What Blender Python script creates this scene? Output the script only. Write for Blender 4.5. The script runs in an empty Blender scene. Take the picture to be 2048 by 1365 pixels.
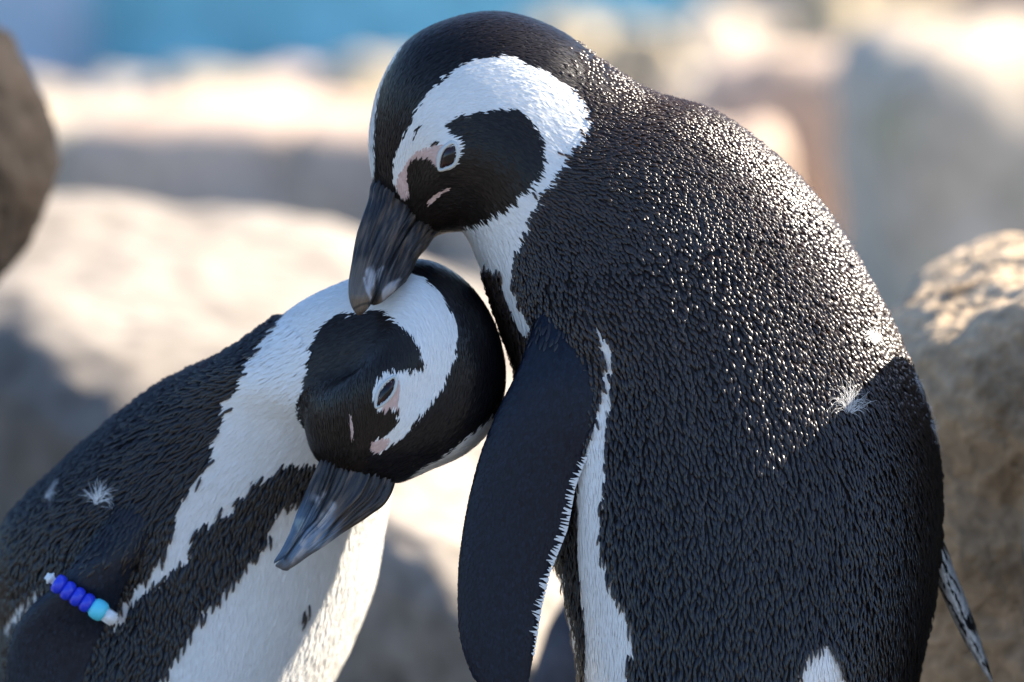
import bpy, bmesh, math, random
import numpy as np
from mathutils import Vector, Matrix, noise as mnoise
from mathutils.bvhtree import BVHTree

rng = np.random.default_rng(7)
random.seed(7)
sc = bpy.context.scene
col = sc.collection

# ------------------------------------------------------------------ camera
S = 0.0002            # metres per photograph pixel in the focus plane
D = 3.0               # camera to focus plane
PITCH = math.radians(7.0)
ZC = 0.26
RIGHT = np.array([1.0, 0, 0])
FWD = np.array([0, math.cos(PITCH), -math.sin(PITCH)])
UP = np.array([0, math.sin(PITCH), math.cos(PITCH)])
CAM = np.array([0, 0, ZC]) - D * FWD
cd = bpy.data.cameras.new("camera")
cam = bpy.data.objects.new("camera", cd)
col.objects.link(cam)
cam.matrix_world = Matrix(((RIGHT[0], UP[0], -FWD[0], CAM[0]), (RIGHT[1], UP[1], -FWD[1], CAM[1]),
                           (RIGHT[2], UP[2], -FWD[2], CAM[2]), (0, 0, 0, 1)))
cd.sensor_width = 36.0
cd.lens = 36.0 * D / (2048 * S)
cd.clip_start, cd.clip_end = 0.05, 400
cd.dof.use_dof = True
cd.dof.focus_distance = D - 0.03
cd.dof.aperture_fstop = cd.lens / 44.0
sc.camera = cam

# ------------------------------------------------------------------ light
SUN = np.array([0.75, 0.26, 0.60]); SUN /= np.linalg.norm(SUN)
elev = math.asin(SUN[2]); azim = math.atan2(SUN[0], SUN[1])
w = bpy.data.worlds.new("World"); sc.world = w; w.use_nodes = True
nt = w.node_tree
sky = nt.nodes.new("ShaderNodeTexSky"); sky.sky_type = 'NISHITA'; sky.sun_disc = False
sky.ozone_density = 6.0
sky.sun_elevation = elev; sky.sun_rotation = azim
bg = nt.nodes["Background"]; bg.inputs[1].default_value = 0.095
nt.links.new(sky.outputs[0], bg.inputs[0])
ld = bpy.data.lights.new("sun", 'SUN'); ld.energy = 5.0; ld.angle = math.radians(0.5); ld.color = (1.0, 0.89, 0.74)
sun = bpy.data.objects.new("sun", ld); col.objects.link(sun)
sun.rotation_euler = Vector(SUN).to_track_quat('Z', 'Y').to_euler()
sun.location = Vector(SUN) * 5
vs = sc.view_settings
vs.view_transform = 'Standard'; vs.look = 'None'; vs.gamma = 1; vs.use_curve_mapping = False
vs.exposure = 1.95
sc.cycles.max_bounces = 8
sc.cycles.use_denoising = True

# ------------------------------------------------------------------ helpers
def P(px, py, d=0.0):
    """photograph pixel + depth offset (m) from the focus plane -> world"""
    px = np.asarray(px, float); py = np.asarray(py, float); d = np.asarray(d, float)
    k = (D + d) / D
    return CAM + (D + d)[..., None] * FWD + (k * (px - 1024) * S)[..., None] * RIGHT + (k * (682.5 - py) * S)[..., None] * UP

def pix(p):
    v = p - CAM
    z = v @ FWD
    return np.stack([1024 + (v @ RIGHT) / z * D / S, 682.5 - (v @ UP) / z * D / S], -1)

def in_poly(q, poly):
    poly = np.asarray(poly, float)
    x, y = q[:, 0], q[:, 1]
    inside = np.zeros(len(q), bool)
    x0, y0 = poly[-1]
    for x1, y1 in poly:
        c = (y1 > y) != (y0 > y)
        if y0 != y1:
            inside ^= c & (x < (x0 - x1) * (y - y1) / (y0 - y1) + x1)
        x0, y0 = x1, y1
    return inside

def link(name, me, mat=None, parent=None, smooth=True):
    o = bpy.data.objects.new(name, me)
    col.objects.link(o)
    if mat: me.materials.append(mat)
    if parent is not None:
        o.parent = parent
        o.matrix_parent_inverse = parent_world(parent).inverted()
    if smooth:
        me.polygons.foreach_set("use_smooth", np.ones(len(me.polygons), bool))
    return o

def parent_world(o):
    m = Matrix.Translation(o.location)
    return m if o.parent is None else parent_world(o.parent) @ o.matrix_parent_inverse @ m

def mesh_np(name, verts, faces, k):
    """faces: (n,k) int array"""
    me = bpy.data.meshes.new(name)
    verts = np.asarray(verts, np.float32); faces = np.asarray(faces, np.int32)
    me.vertices.add(len(verts)); me.vertices.foreach_set("co", verts.ravel())
    me.loops.add(faces.size); me.loops.foreach_set("vertex_index", faces.ravel())
    me.polygons.add(len(faces)); me.polygons.foreach_set("loop_start", np.arange(0, faces.size, k, dtype=np.int32))
    me.update(calc_edges=True)
    return me

def set_col(me, c, name="col"):
    c = np.asarray(c, np.float32)
    if c.shape[1] == 3: c = np.concatenate([c, np.ones((len(c), 1), np.float32)], 1)
    a = me.attributes.new(name, 'FLOAT_COLOR', 'POINT')
    a.data.foreach_set("color", c.ravel())

def set_vec(me, v, name="flow"):
    a = me.attributes.new(name, 'FLOAT_VECTOR', 'POINT')
    a.data.foreach_set("vector", np.asarray(v, np.float32).ravel())

def empty(name, loc, label, cat, group=None):
    o = bpy.data.objects.new(name, None); col.objects.link(o); o.location = loc
    o.empty_display_size = 0.02
    tag(o, label, cat, group)
    return o

def tag(o, label, cat, group=None):
    o["label"] = label; o["category"] = cat
    if group: o["group"] = group
    return o

# ------------------------------------------------------------------ materials
def mat(name):
    m = bpy.data.materials.new(name); m.use_nodes = True
    n = m.node_tree
    return m, n, n.nodes["Principled BSDF"]

def attr_mat(name, rough=0.45, spec=0.5, translucent=0.0, bump=None, sheen=0.0, attr="col", tcol=None):
    m, n, b = mat(name)
    a = n.nodes.new("ShaderNodeAttribute"); a.attribute_name = attr
    n.links.new(a.outputs["Color"], b.inputs["Base Color"])
    b.inputs["Roughness"].default_value = rough
    b.inputs["Specular IOR Level"].default_value = spec
    if bump:
        sx, sy, strength, dist = bump
        f = n.nodes.new("ShaderNodeAttribute"); f.attribute_name = "flow"
        mp = n.nodes.new("ShaderNodeMapping"); mp.inputs["Scale"].default_value = (sx, sy, 1)
        nz = n.nodes.new("ShaderNodeTexNoise"); nz.inputs["Scale"].default_value = 1.0; nz.inputs["Detail"].default_value = 5
        bp = n.nodes.new("ShaderNodeBump"); bp.inputs["Strength"].default_value = strength; bp.inputs["Distance"].default_value = dist
        n.links.new(f.outputs["Vector"], mp.inputs["Vector"]); n.links.new(mp.outputs[0], nz.inputs["Vector"])
        n.links.new(nz.outputs["Fac"], bp.inputs["Height"]); n.links.new(bp.outputs[0], b.inputs["Normal"])
        rr = n.nodes.new("ShaderNodeMapRange"); rr.inputs[3].default_value = rough - 0.12; rr.inputs[4].default_value = rough + 0.15
        n.links.new(nz.outputs["Fac"], rr.inputs[0]); n.links.new(rr.outputs[0], b.inputs["Roughness"])
    if translucent > 0:
        t = n.nodes.new("ShaderNodeBsdfTranslucent")
        if tcol: t.inputs["Color"].default_value = (*tcol, 1)      # thin horny feather edges let brown light through
        else: n.links.new(a.outputs["Color"], t.inputs["Color"])
        mx = n.nodes.new("ShaderNodeMixShader"); mx.inputs[0].default_value = translucent
        out = n.nodes["Material Output"]
        n.links.new(b.outputs[0], mx.inputs[1]); n.links.new(t.outputs[0], mx.inputs[2]); n.links.new(mx.outputs[0], out.inputs[0])
    return m

M_skin = attr_mat("plumage_base", 0.6, 0.25)
M_feather = attr_mat("feather", 0.30, 0.6, translucent=0.22, tcol=(0.22, 0.115, 0.055))
M_down = attr_mat("short_feather", 0.36, 0.3, translucent=0.12)
M_bill = attr_mat("bill_horn", 0.42, 0.5, bump=(90, 6, 0.9, 0.0008))
M_eye, _, b_ = mat("eye_wet"); b_.inputs["Roughness"].default_value = 0.06; b_.inputs["IOR"].default_value = 1.4
_a = M_eye.node_tree.nodes.new("ShaderNodeAttribute"); _a.attribute_name = "col"
M_eye.node_tree.links.new(_a.outputs["Color"], b_.inputs["Base Color"])

def plain(name, c, rough=0.5, spec=0.5, sss=0.0):
    m, n, b = mat(name)
    b.inputs["Base Color"].default_value = (*c, 1); b.inputs["Roughness"].default_value = rough
    b.inputs["Specular IOR Level"].default_value = spec
    nz = n.nodes.new("ShaderNodeTexNoise"); nz.inputs["Scale"].default_value = 400
    hs = n.nodes.new("ShaderNodeHueSaturation"); hs.inputs["Color"].default_value = (*c, 1)
    mr = n.nodes.new("ShaderNodeMapRange"); mr.inputs[3].default_value = 0.85; mr.inputs[4].default_value = 1.15
    n.links.new(nz.outputs["Fac"], mr.inputs[0]); n.links.new(mr.outputs[0], hs.inputs["Value"])
    n.links.new(hs.outputs[0], b.inputs["Base Color"])
    if sss: b.inputs["Subsurface Weight"].default_value = sss; b.inputs["Subsurface Radius"].default_value = (0.002, 0.002, 0.002)
    return m

def rock_mat(name, c1, c2, c3, scale=6.0, bump=0.6, fine=60, rough=0.85):
    m, n, b = mat(name)
    tc = n.nodes.new("ShaderNodeTexCoord")
    n1 = n.nodes.new("ShaderNodeTexNoise"); n1.inputs["Scale"].default_value = scale; n1.inputs["Detail"].default_value = 8
    n2 = n.nodes.new("ShaderNodeTexNoise"); n2.inputs["Scale"].default_value = fine; n2.inputs["Detail"].default_value = 6
    n3 = n.nodes.new("ShaderNodeTexNoise"); n3.inputs["Scale"].default_value = scale * 2.7; n3.inputs["Detail"].default_value = 4
    for k in (n1, n2, n3): n.links.new(tc.outputs["Object"], k.inputs["Vector"])
    r = n.nodes.new("ShaderNodeValToRGB")
    r.color_ramp.elements[0].position = 0.36; r.color_ramp.elements[0].color = (*c1, 1)
    r.color_ramp.elements[1].position = 0.64; r.color_ramp.elements[1].color = (*c2, 1)
    n.links.new(n1.outputs["Fac"], r.inputs[0])
    r2 = n.nodes.new("ShaderNodeValToRGB")
    r2.color_ramp.elements[0].position = 0.56; r2.color_ramp.elements[0].color = (0, 0, 0, 1)
    r2.color_ramp.elements[1].position = 0.68; r2.color_ramp.elements[1].color = (1, 1, 1, 1)
    n.links.new(n3.outputs["Fac"], r2.inputs[0])
    mx = n.nodes.new("ShaderNodeMixRGB"); n.links.new(r2.outputs[0], mx.inputs[0])
    n.links.new(r.outputs[0], mx.inputs[1]); mx.inputs[2].default_value = (*c3, 1)
    hs = n.nodes.new("ShaderNodeHueSaturation"); n.links.new(mx.outputs[0], hs.inputs["Color"])
    mr = n.nodes.new("ShaderNodeMapRange"); mr.inputs[1].default_value = 0.25; mr.inputs[2].default_value = 0.75
    mr.inputs[3].default_value = 0.6; mr.inputs[4].default_value = 1.35
    n.links.new(n2.outputs["Fac"], mr.inputs[0]); n.links.new(mr.outputs[0], hs.inputs["Value"])
    n.links.new(hs.outputs[0], b.inputs["Base Color"])
    bp = n.nodes.new("ShaderNodeBump"); bp.inputs["Strength"].default_value = bump; bp.inputs["Distance"].default_value = 0.004
    n.links.new(n2.outputs["Fac"], bp.inputs["Height"]); n.links.new(bp.outputs[0], b.inputs["Normal"])
    b.inputs["Roughness"].default_value = rough; b.inputs["Specular IOR Level"].default_value = 0.2
    return m

M_ground = rock_mat("sandy_ground", (0.11, 0.10, 0.09), (0.16, 0.15, 0.135), (0.08, 0.075, 0.065), 3, 0.5)
M_pale = rock_mat("pale_rock", (0.20, 0.172, 0.14), (0.28, 0.245, 0.205), (0.145, 0.125, 0.10), 5, 0.4)
M_brown = rock_mat("brown_rock", (0.40, 0.29, 0.175), (0.53, 0.40, 0.265), (0.22, 0.15, 0.085), 14, 1.0, 150)
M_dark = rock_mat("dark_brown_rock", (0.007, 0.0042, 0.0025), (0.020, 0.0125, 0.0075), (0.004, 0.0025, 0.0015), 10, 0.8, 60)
M_shade_stone = rock_mat("shade_dark", (0.05, 0.055, 0.065), (0.09, 0.095, 0.11), (0.04, 0.04, 0.05), 12, 0.6)  # dark colour stands in for shade on the background rock
M_stone = [rock_mat("stone_cream", (0.38, 0.30, 0.19), (0.48, 0.39, 0.255), (0.31, 0.24, 0.145), 7, 0.4),
           rock_mat("stone_pink", (0.50, 0.37, 0.275), (0.58, 0.445, 0.345), (0.45, 0.35, 0.27), 6, 0.4),
           rock_mat("stone_grey", (0.48, 0.395, 0.30), (0.56, 0.47, 0.365), (0.34, 0.30, 0.17), 6, 0.4)]
M_blue = rock_mat("blue_paint", (0.24, 0.58, 0.66), (0.26, 0.61, 0.69), (0.23, 0.56, 0.64), 1.5, 0.1, 20, 0.5)
M_bluegrey = rock_mat("blue_grey_paint", (0.42, 0.52, 0.60), (0.45, 0.55, 0.63), (0.40, 0.50, 0.58), 1.5, 0.1, 20, 0.6)

# ------------------------------------------------------------------ setting
gm = bpy.data.meshes.new("ground")
n_ = 60
xs = np.linspace(-1, 1, n_); g = np.sign(xs) * (np.abs(xs) ** 3) * 60
V = [(x, y + 2, 0.0) for y in g for x in g]
F = [(j * n_ + i, j * n_ + i + 1, (j + 1) * n_ + i + 1, (j + 1) * n_ + i) for j in range(n_ - 1) for i in range(n_ - 1)]
gm.from_pydata(V, [], F)
ground = link("ground", gm, M_ground); ground["kind"] = "structure"

def hull_rock(name, pts, material, label, cat="boulder", sub=3, amp=0.012, freq=6.0, group=None, seed=0, smooth_it=4, more=None):
    pts = np.asarray(pts, float)
    base = np.array([pts[:, 0].mean(), pts[:, 1].mean(), 0.0])
    bm = bmesh.new()
    for p in pts: bm.verts.new(p - base)
    bmesh.ops.convex_hull(bm, input=bm.verts)
    if more is not None:
        nv = [bm.verts.new(np.asarray(p) - base) for p in more]
        bmesh.ops.convex_hull(bm, input=nv)
    for v in [v for v in bm.verts if not v.link_faces]: bm.verts.remove(v)
    bmesh.ops.triangulate(bm, faces=bm.faces)
    for k in range(sub):
        # split long edges only, then relax
        L = np.mean([e.calc_length() for e in bm.edges])
        es = [e for e in bm.edges if e.calc_length() > 0.6 * L]
        bmesh.ops.subdivide_edges(bm, edges=es, cuts=1, use_grid_fill=False)
        bmesh.ops.triangulate(bm, faces=bm.faces)
        if k < 3:
            bmesh.ops.smooth_vert(bm, verts=bm.verts, factor=0.2, use_axis_x=True, use_axis_y=True, use_axis_z=True)
    for _ in range(smooth_it):
        bmesh.ops.smooth_vert(bm, verts=bm.verts, factor=0.5, use_axis_x=True, use_axis_y=True, use_axis_z=True)
    bm.normal_update()
    off = Vector((seed * 3.1, seed * 1.7, 0))
    for v in bm.verts:
        q = v.co * freq + off
        h = mnoise.fractal(q, 0.9, 2.1, 5) * amp
        v.co += v.normal * h
    me = bpy.data.meshes.new(name); bm.to_mesh(me); bm.free()
    o = link(name, me, material)
    o.location = base
    tag(o, label, cat, group)
    return o

def at_ground(px, dist_m):
    """point on the ground seen in column px at horizontal depth offset dist"""
    p = P(px, 682.5, dist_m)
    return np.array([p[0], p[1], 0.0])

def boulder(name, px, top, d, wpx, material, label, depth=1.0, group=None, seed=1, amp=0.16, cat="boulder", p=2.6):
    """rounded stone: px centre column, top row, depth offset d, width in photograph pixels; its base lies in the ground"""
    k = (D + d) / D * S
    tp = P(px, top, d)
    h = tp[2] + 0.03
    rx = wpx * k / 2; ry = rx * depth
    bm = bmesh.new()
    bmesh.ops.create_icosphere(bm, subdivisions=5, radius=1.0)
    off = Vector((seed * 5.3, seed * 2.9, seed))
    for v in bm.verts:
        c = v.co.copy()
        s_ = 1 + mnoise.fractal(c * 1.3 + off, 1.0, 2.0, 4) * amp * 1.6
        # flatten some sides so it reads as a worn block
        L = (abs(c.x) ** p + abs(c.y) ** p + abs(c.z) ** p) ** (1 / p)
        c = c / L * s_
        v.co = Vector((c.x * rx, c.y * ry, (c.z + 1) * 0.5 * h - 0.03))
    me = bpy.data.meshes.new(name); bm.to_mesh(me); bm.free()
    o = link(name, me, material)
    o.location = (tp[0], tp[1] + ry * 0.3, 0); o.rotation_euler = (0, 0, random.uniform(-0.3, 0.3))
    tag(o, label, cat, group)
    return o

# painted wall far behind
def wall(name, px0, px1, d, top_z, thick, material, label):
    a = P(px0, 100, d); b = P(px1, 100, d)
    bm = bmesh.new()
    bmesh.ops.create_cube(bm, size=1.0)
    for v in bm.verts:
        v.co = Vector((v.co.x * (b[0] - a[0]), v.co.y * thick, (v.co.z + 0.5) * top_z))
    bmesh.ops.bevel(bm, geom=list(bm.edges), offset=0.01, segments=2, affect='EDGES')
    me = bpy.data.meshes.new(name); bm.to_mesh(me); bm.free()
    o = link(name, me, material, smooth=False)
    o.location = ((a[0] + b[0]) / 2, a[1] + thick / 2, 0)
    tag(o, label, "wall")
    return o
wall("painted_wall", 165, 1480, 4.08, 1.0, 0.12, M_blue, "bright blue painted wall beyond the sunlit stones")
wall("painted_pillar", -700, 172, 4.0, 1.0, 0.2, M_bluegrey, "grey blue painted wall section at the end of the blue wall")

# far row of stones
ROW = "pale stones heaped below the blue wall"
ROWL = "sunlit pale rounded stone in the row below the blue wall"
row = [(40, 185, 3.4, 300, 0), (250, 178, 3.35, 330, 2), (440, 165, 3.3, 330, 0), (620, 155, 3.35, 300, 1), (770, 142, 3.3, 300, 0),
       (930, 132, 3.4, 300, 0), (-150, 175, 3.4, 300, 1)]
for i, (px, tp, d, wp, m) in enumerate(row):
    boulder("background_stone", px, tp, d, wp, M_stone[m], ROWL, group=ROW, seed=i + 1)
low = [(60, 225, 2.9, 480, 2), (440, 218, 2.8, 560, 1), (850, 230, 2.75, 560, 1), (1150, 250, 2.6, 420, 1)]
for i, (px, tp, d, wp, m) in enumerate(low):
    boulder("background_stone", px, tp, d, wp, M_stone[m], "dull pinkish grey stone in shade behind the big white sunlit rock",
            group="shaded stones behind the big rock", seed=i + 20, p=6, amp=0.05)
boulder("background_boulder", 1120, 40, 3.3, 270, M_stone[0], "pale cream boulder with a sunlit top directly behind the bowed head of the upright penguin", seed=31)
boulder("background_boulder", 1270, 75, 2.9, 250, M_stone[0], "yellow cream boulder with a glaring sunlit side behind the nape of the upright penguin", seed=33)
boulder("background_boulder", 1450, 40, 3.3, 320, M_stone[2], "long flat pale slab lying against the blue wall", seed=35)
boulder("background_boulder", 1440, 150, 2.8, 260, M_stone[2], "grey boulder in shade between the yellow cream boulder and the beige one", seed=37, p=5.5, amp=0.07)
boulder("background_boulder", 1600, 110, 2.3, 400, M_stone[1], "beige boulder set in a dark cleft between grey boulders", seed=39, p=5.5, amp=0.07)
boulder("background_boulder", 1740, -30, 3.2, 330, M_stone[0], "golden sunlit boulder perched above the grey boulders", seed=41)
boulder("background_boulder", 2000, 60, 2.0, 560, M_stone[2], "largest grey boulder in shade above the brown rock", seed=43, p=5.5, amp=0.07)
boulder("background_boulder", 1800, 130, 2.5, 340, M_stone[2], "smooth grey boulder wedged between the beige boulder and the largest grey one", seed=47, p=5.5, amp=0.07)
boulder("background_boulder", 1420, 260, 2.2, 300, M_stone[1], "low pinkish boulder in shade behind the shoulder of the upright penguin", seed=45, p=5.5, amp=0.07)
boulder("background_boulder", 1640, -90, 3.7, 360, M_stone[2], "tall dull boulder closing the end of the blue wall", seed=51, p=5.5, amp=0.07)
boulder("background_boulder", 1960, -120, 3.5, 520, M_stone[1], "broad pinkish boulder rising behind the largest grey boulder", seed=53, p=5.5, amp=0.07)
# large sunlit rock behind the left bird
pts = [P(*q) for q in [(-350, 430, 1.0), (60, 362, 1.0), (120, 326, 1.02), (350, 344, 1.05), (520, 428, 1.05), (740, 496, 1.05),
       (960, 548, 1.0), (1180, 620, 0.95), (-350, 540, 0.85), (0, 565, 0.78), (130, 630, 0.74), (255, 725, 0.68), (285, 850, 0.62),
       (300, 960, 0.58), (700, 990, 0.5), (800, 1050, 0.48), (940, 1215, 0.44), (1100, 1310, 0.42), (1220, 1000, 0.6)]]
pts += [(p[0], p[1], -0.05) for p in (P(-380, 700, 0.9), P(-380, 700, 1.2), P(1250, 700, 1.1), P(1280, 700, 0.5), P(1000, 700, 0.44), P(720, 700, 0.5), P(280, 700, 0.58))]
hull_rock("sunlit_rock", pts, M_pale, "big smooth rock glaring white in the sun behind the beaded penguin", sub=6, amp=0.010, freq=5, seed=3, smooth_it=3)

# brown rock on the right
pts = [P(*q) for q in [(1640, 650, 0.26), (1755, 596, 0.28), (1860, 562, 0.30), (1950, 520, 0.32), (2010, 450, 0.42), (2070, 420, 0.42), (2300, 370, 0.42), (2560, 380, 0.42),
       (1700, 720, 0.17), (1900, 680, 0.15), (2010, 600, 0.16), (2120, 550, 0.15), (2300, 500, 0.12), (2560, 500, 0.1)]]
pts += [(p[0], p[1], -0.05) for p in (P(1640, 700, 0.3), P(1690, 700, 0.14), P(2050, 700, 0.12), P(2550, 700, 0.05), P(2550, 700, 0.45), P(1900, 700, 0.45))]
lump = [P(*q) for q in [(2095, 328, -0.07), (2085, 368, 0.03), (2085, 410, 0.12), (2300, 310, -0.07), (2300, 400, 0.16), (2500, 450, 0.0)]]
lump += [(p[0], p[1], -0.05) for p in (P(2080, 700, -0.08), P(2070, 700, 0.14), P(2520, 700, -0.06), P(2520, 700, 0.18))]
hull_rock("brown_rock", pts, M_brown, "rough brown rock with a sunlit top edge beside the upright penguin's back", sub=6, amp=0.009, freq=15, seed=5, smooth_it=2, more=lump)

# dark boulder at the left
pts = [P(q[0] + 45 * (q[0] > -50), q[1], q[2]) for q in [(-60, -20, 0.42), (22, 60, 0.42), (66, 150, 0.42), (104, 240, 0.42), (122, 325, 0.42), (108, 400, 0.42), (60, 470, 0.42), (-20, 530, 0.42),
       (-700, 20, 0.3), (-900, 300, 0.25), (-300, 300, 0.3), (-100, 590, 0.38), (-200, 200, 0.55), (-900, 200, 0.6)]]
pts += [(p[0], p[1], -0.05) for p in (P(-1000, 700, 0.36), P(-1700, 700, 0.3), P(-1700, 700, 0.6), P(-1000, 700, 0.55))]
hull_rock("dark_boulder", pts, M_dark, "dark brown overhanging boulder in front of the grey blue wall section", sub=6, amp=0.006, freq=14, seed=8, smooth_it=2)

# dark stone added for the shaded rock between flipper and belly
pts = [P(*q) for q in [(1120, 1125, 0.34), (1180, 1110, 0.36), (1290, 1150, 0.38), (1050, 1290, 0.3), (1030, 1500, 0.28), (1300, 1400, 0.32), (1250, 1180, 0.46)]]
pts += [(p[0], p[1], -0.02) for p in (P(1000, 700, 0.28), P(1330, 700, 0.28), P(1330, 700, 0.5), P(1080, 700, 0.5))]
hull_rock("shade_stone", pts, M_shade_stone, "dark coloured stone standing in for shaded rock, glimpsed between flipper and belly of the upright penguin", cat="stone", sub=4, amp=0.004, freq=12, seed=9)

# ------------------------------------------------------------------ lofted animals
def catmull(K, n):
    """K: (m,c) keys -> n samples, centripetal style parameter on columns 0..3"""
    K = np.asarray(K, float)
    mid = (K[:, 0:2] + K[:, 2:4]) / 2
    ea = np.linalg.norm(np.diff(K[:, 0:2], axis=0), axis=1); eb = np.linalg.norm(np.diff(K[:, 2:4], axis=0), axis=1)
    t = np.concatenate([[0], np.cumsum(np.maximum(np.maximum(ea, eb), 4) ** 0.75)])
    u = np.linspace(0, t[-1], n)
    # monotone-ish cubic hermite
    m = np.zeros_like(K)
    dt = np.diff(t)[:, None]; sl = np.diff(K, axis=0) / dt
    m[1:-1] = (sl[:-1] * dt[1:] + sl[1:] * dt[:-1]) / (dt[1:] + dt[:-1])
    m[0] = sl[0]; m[-1] = sl[-1]
    i = np.clip(np.searchsorted(t, u, side='right') - 1, 0, len(t) - 2)
    h = (t[i + 1] - t[i])[:, None]; x = ((u - t[i]) / (t[i + 1] - t[i]))[:, None]
    return ((2 * x**3 - 3 * x**2 + 1) * K[i] + (x**3 - 2 * x**2 + x) * h * m[i] + (-2 * x**3 + 3 * x**2) * K[i + 1] + (x**3 - x**2) * h * m[i + 1]), np.interp(u, t, np.arange(len(t)))

class Loft:
    """skin between two outlines A and B (photograph pixels), each section a superellipse with half depth hd and centre depth cd (pixels)"""
    def __init__(self, keys, ns, nth, expo=2.2, disp=None, tilt=None):
        K, self.key = catmull(keys, ns)
        tl = np.interp(self.key, *tilt) if tilt else 0.0
        A = P(K[:, 0], K[:, 1], (K[:, 5] + tl) * S); B = P(K[:, 2], K[:, 3], (K[:, 5] - tl) * S)
        th = np.linspace(0, 2 * np.pi, nth, endpoint=False)
        c, s = np.cos(th), np.sin(th)
        ce = np.sign(c) * np.abs(c) ** (2 / expo); se = np.sign(s) * np.abs(s) ** (2 / expo)
        C = (A + B) / 2; E = (A - B) / 2
        self.G = C[:, None] + E[:, None] * ce[None, :, None] + (FWD[None, None] * (K[:, 4] * S)[:, None, None]) * se[None, :, None]
        self.ns, self.nth, self.th = ns, nth, th
        self.normals()
        if disp is not None:
            h = disp(self)
            self.G = self.G + self.N * h[..., None]
            self.normals()
    def normals(self):
        G = self.G
        du = np.gradient(G, axis=0); dv = np.roll(G, -1, 1) - np.roll(G, 1, 1)
        N = np.cross(dv, du); N /= np.maximum(np.linalg.norm(N, axis=2, keepdims=True), 1e-12)
        # outward check
        c = G.mean(1, keepdims=True)
        if ((G - c) * N).sum() < 0: N = -N; self.flip = True
        else: self.flip = False
        self.N = N
        self.T = du / np.maximum(np.linalg.norm(du, axis=2, keepdims=True), 1e-12)
    def mesh(self, name, cols):
        ns, nth = self.ns, self.nth
        V = self.G.reshape(-1, 3)
        i = np.arange(ns - 1)[:, None]; j = np.arange(nth)[None]
        a = i * nth + j; b_ = i * nth + (j + 1) % nth; c = (i + 1) * nth + (j + 1) % nth; d = (i + 1) * nth + j
        F = np.stack([a, b_, c, d], -1).reshape(-1, 4)
        if self.flip: F = F[:, ::-1]
        # caps: centre vertices
        V = np.concatenate([V, self.G[0].mean(0)[None], self.G[-1].mean(0)[None]])
        j = np.arange(nth)
        cap0 = np.stack([np.full(nth, ns * nth), (j + 1) % nth, j, j], -1)
        cap1 = np.stack([np.full(nth, ns * nth + 1), (ns - 1) * nth + j, (ns - 1) * nth + (j + 1) % nth, (ns - 1) * nth + j], -1)
        me = bpy.data.meshes.new(name)
        if self.flip: cap0 = cap0[:, [0, 2, 1, 1]]; cap1 = cap1[:, [0, 2, 1, 1]]
        tri = np.concatenate([cap0[:, :3], cap1[:, :3]])
        idx = np.concatenate([F.ravel(), tri.ravel()]).astype(np.int32)
        starts = np.concatenate([np.arange(len(F)) * 4, len(F) * 4 + np.arange(len(tri)) * 3]).astype(np.int32)
        me.vertices.add(len(V)); me.vertices.foreach_set("co", V.astype(np.float32).ravel())
        me.loops.add(len(idx)); me.loops.foreach_set("vertex_index", idx)
        me.polygons.add(len(starts)); me.polygons.foreach_set("loop_start", starts)
        me.update(calc_edges=True)
        cols = np.concatenate([cols.reshape(-1, 3), cols.reshape(ns, nth, 3)[0].mean(0)[None], cols.reshape(ns, nth, 3)[-1].mean(0)[None]])
        set_col(me, cols)
        fl = np.stack(np.broadcast_arrays(self.th[None, :] / (2 * np.pi), np.linspace(0, 1, ns)[:, None], np.zeros((ns, nth))), -1).reshape(-1, 3)
        set_vec(me, np.concatenate([fl, fl[:2]]))
        return me
    def bvh(self):
        ns, nth = self.ns, self.nth
        V = [Vector(v) for v in self.G.reshape(-1, 3)]
        i = np.arange(ns - 1)[:, None]; j = np.arange(nth)[None]
        F = np.stack([i * nth + j, i * nth + (j + 1) % nth, (i + 1) * nth + (j + 1) % nth, (i + 1) * nth + j], -1).reshape(-1, 4)
        return BVHTree.FromPolygons(V, F.tolist())
    def sample(self, spacing, key0, key1, mult=5, maskfn=None):
        """poisson-disc points on the skin for keys in [key0,key1]; spacing in metres"""
        G = self.G
        G2 = np.concatenate([G, G[:, :1]], 1)
        e1 = G2[1:, :-1] - G2[:-1, :-1]; e2 = G2[:-1, 1:] - G2[:-1, :-1]
        area = np.linalg.norm(np.cross(e1, e2), axis=2)
        ok = (self.key[:-1] >= key0) & (self.key[:-1] < key1)
        area = area * ok[:, None]
        n = int(area.sum() / spacing**2 * mult)
        q = rng.choice(area.size, n, p=area.ravel() / area.sum())
        i, j = np.unravel_index(q, area.shape)
        u, v = rng.random(n), rng.random(n)
        def bil(X):
            X2 = np.concatenate([X, X[:, :1]], 1)
            return ((1 - u) * (1 - v))[:, None] * X2[i, j] + (u * (1 - v))[:, None] * X2[i + 1, j] + ((1 - u) * v)[:, None] * X2[i, j + 1] + (u * v)[:, None] * X2[i + 1, j + 1]
        p, N, T = bil(G), bil(self.N), bil(self.T)
        key = self.key[i] + u * (self.key[np.minimum(i + 1, self.ns - 1)] - self.key[i])
        if maskfn is not None:
            k = maskfn(p, N, key); p, N, T, key = p[k], N[k], T[k], key[k]
        cell = np.floor(p / spacing).astype(int)
        grid = {}; keep = []
        s2 = spacing**2 * 0.72
        pl = p.tolist(); cl = cell.tolist()
        for k in range(len(pl)):
            cx, cy, cz = cl[k]; x, y, z = pl[k]; good = True
            for ax in (cx - 1, cx, cx + 1):
                for ay in (cy - 1, cy, cy + 1):
                    for az in (cz - 1, cz, cz + 1):
                        o = grid.get((ax, ay, az))
                        if o:
                            for (X, Y, Z) in o:
                                if (X - x)**2 + (Y - y)**2 + (Z - z)**2 < s2: good = False; break
                        if not good: break
                    if not good: break
                if not good: break
            if good:
                grid.setdefault((cx, cy, cz), []).append((x, y, z)); keep.append(k)
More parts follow.
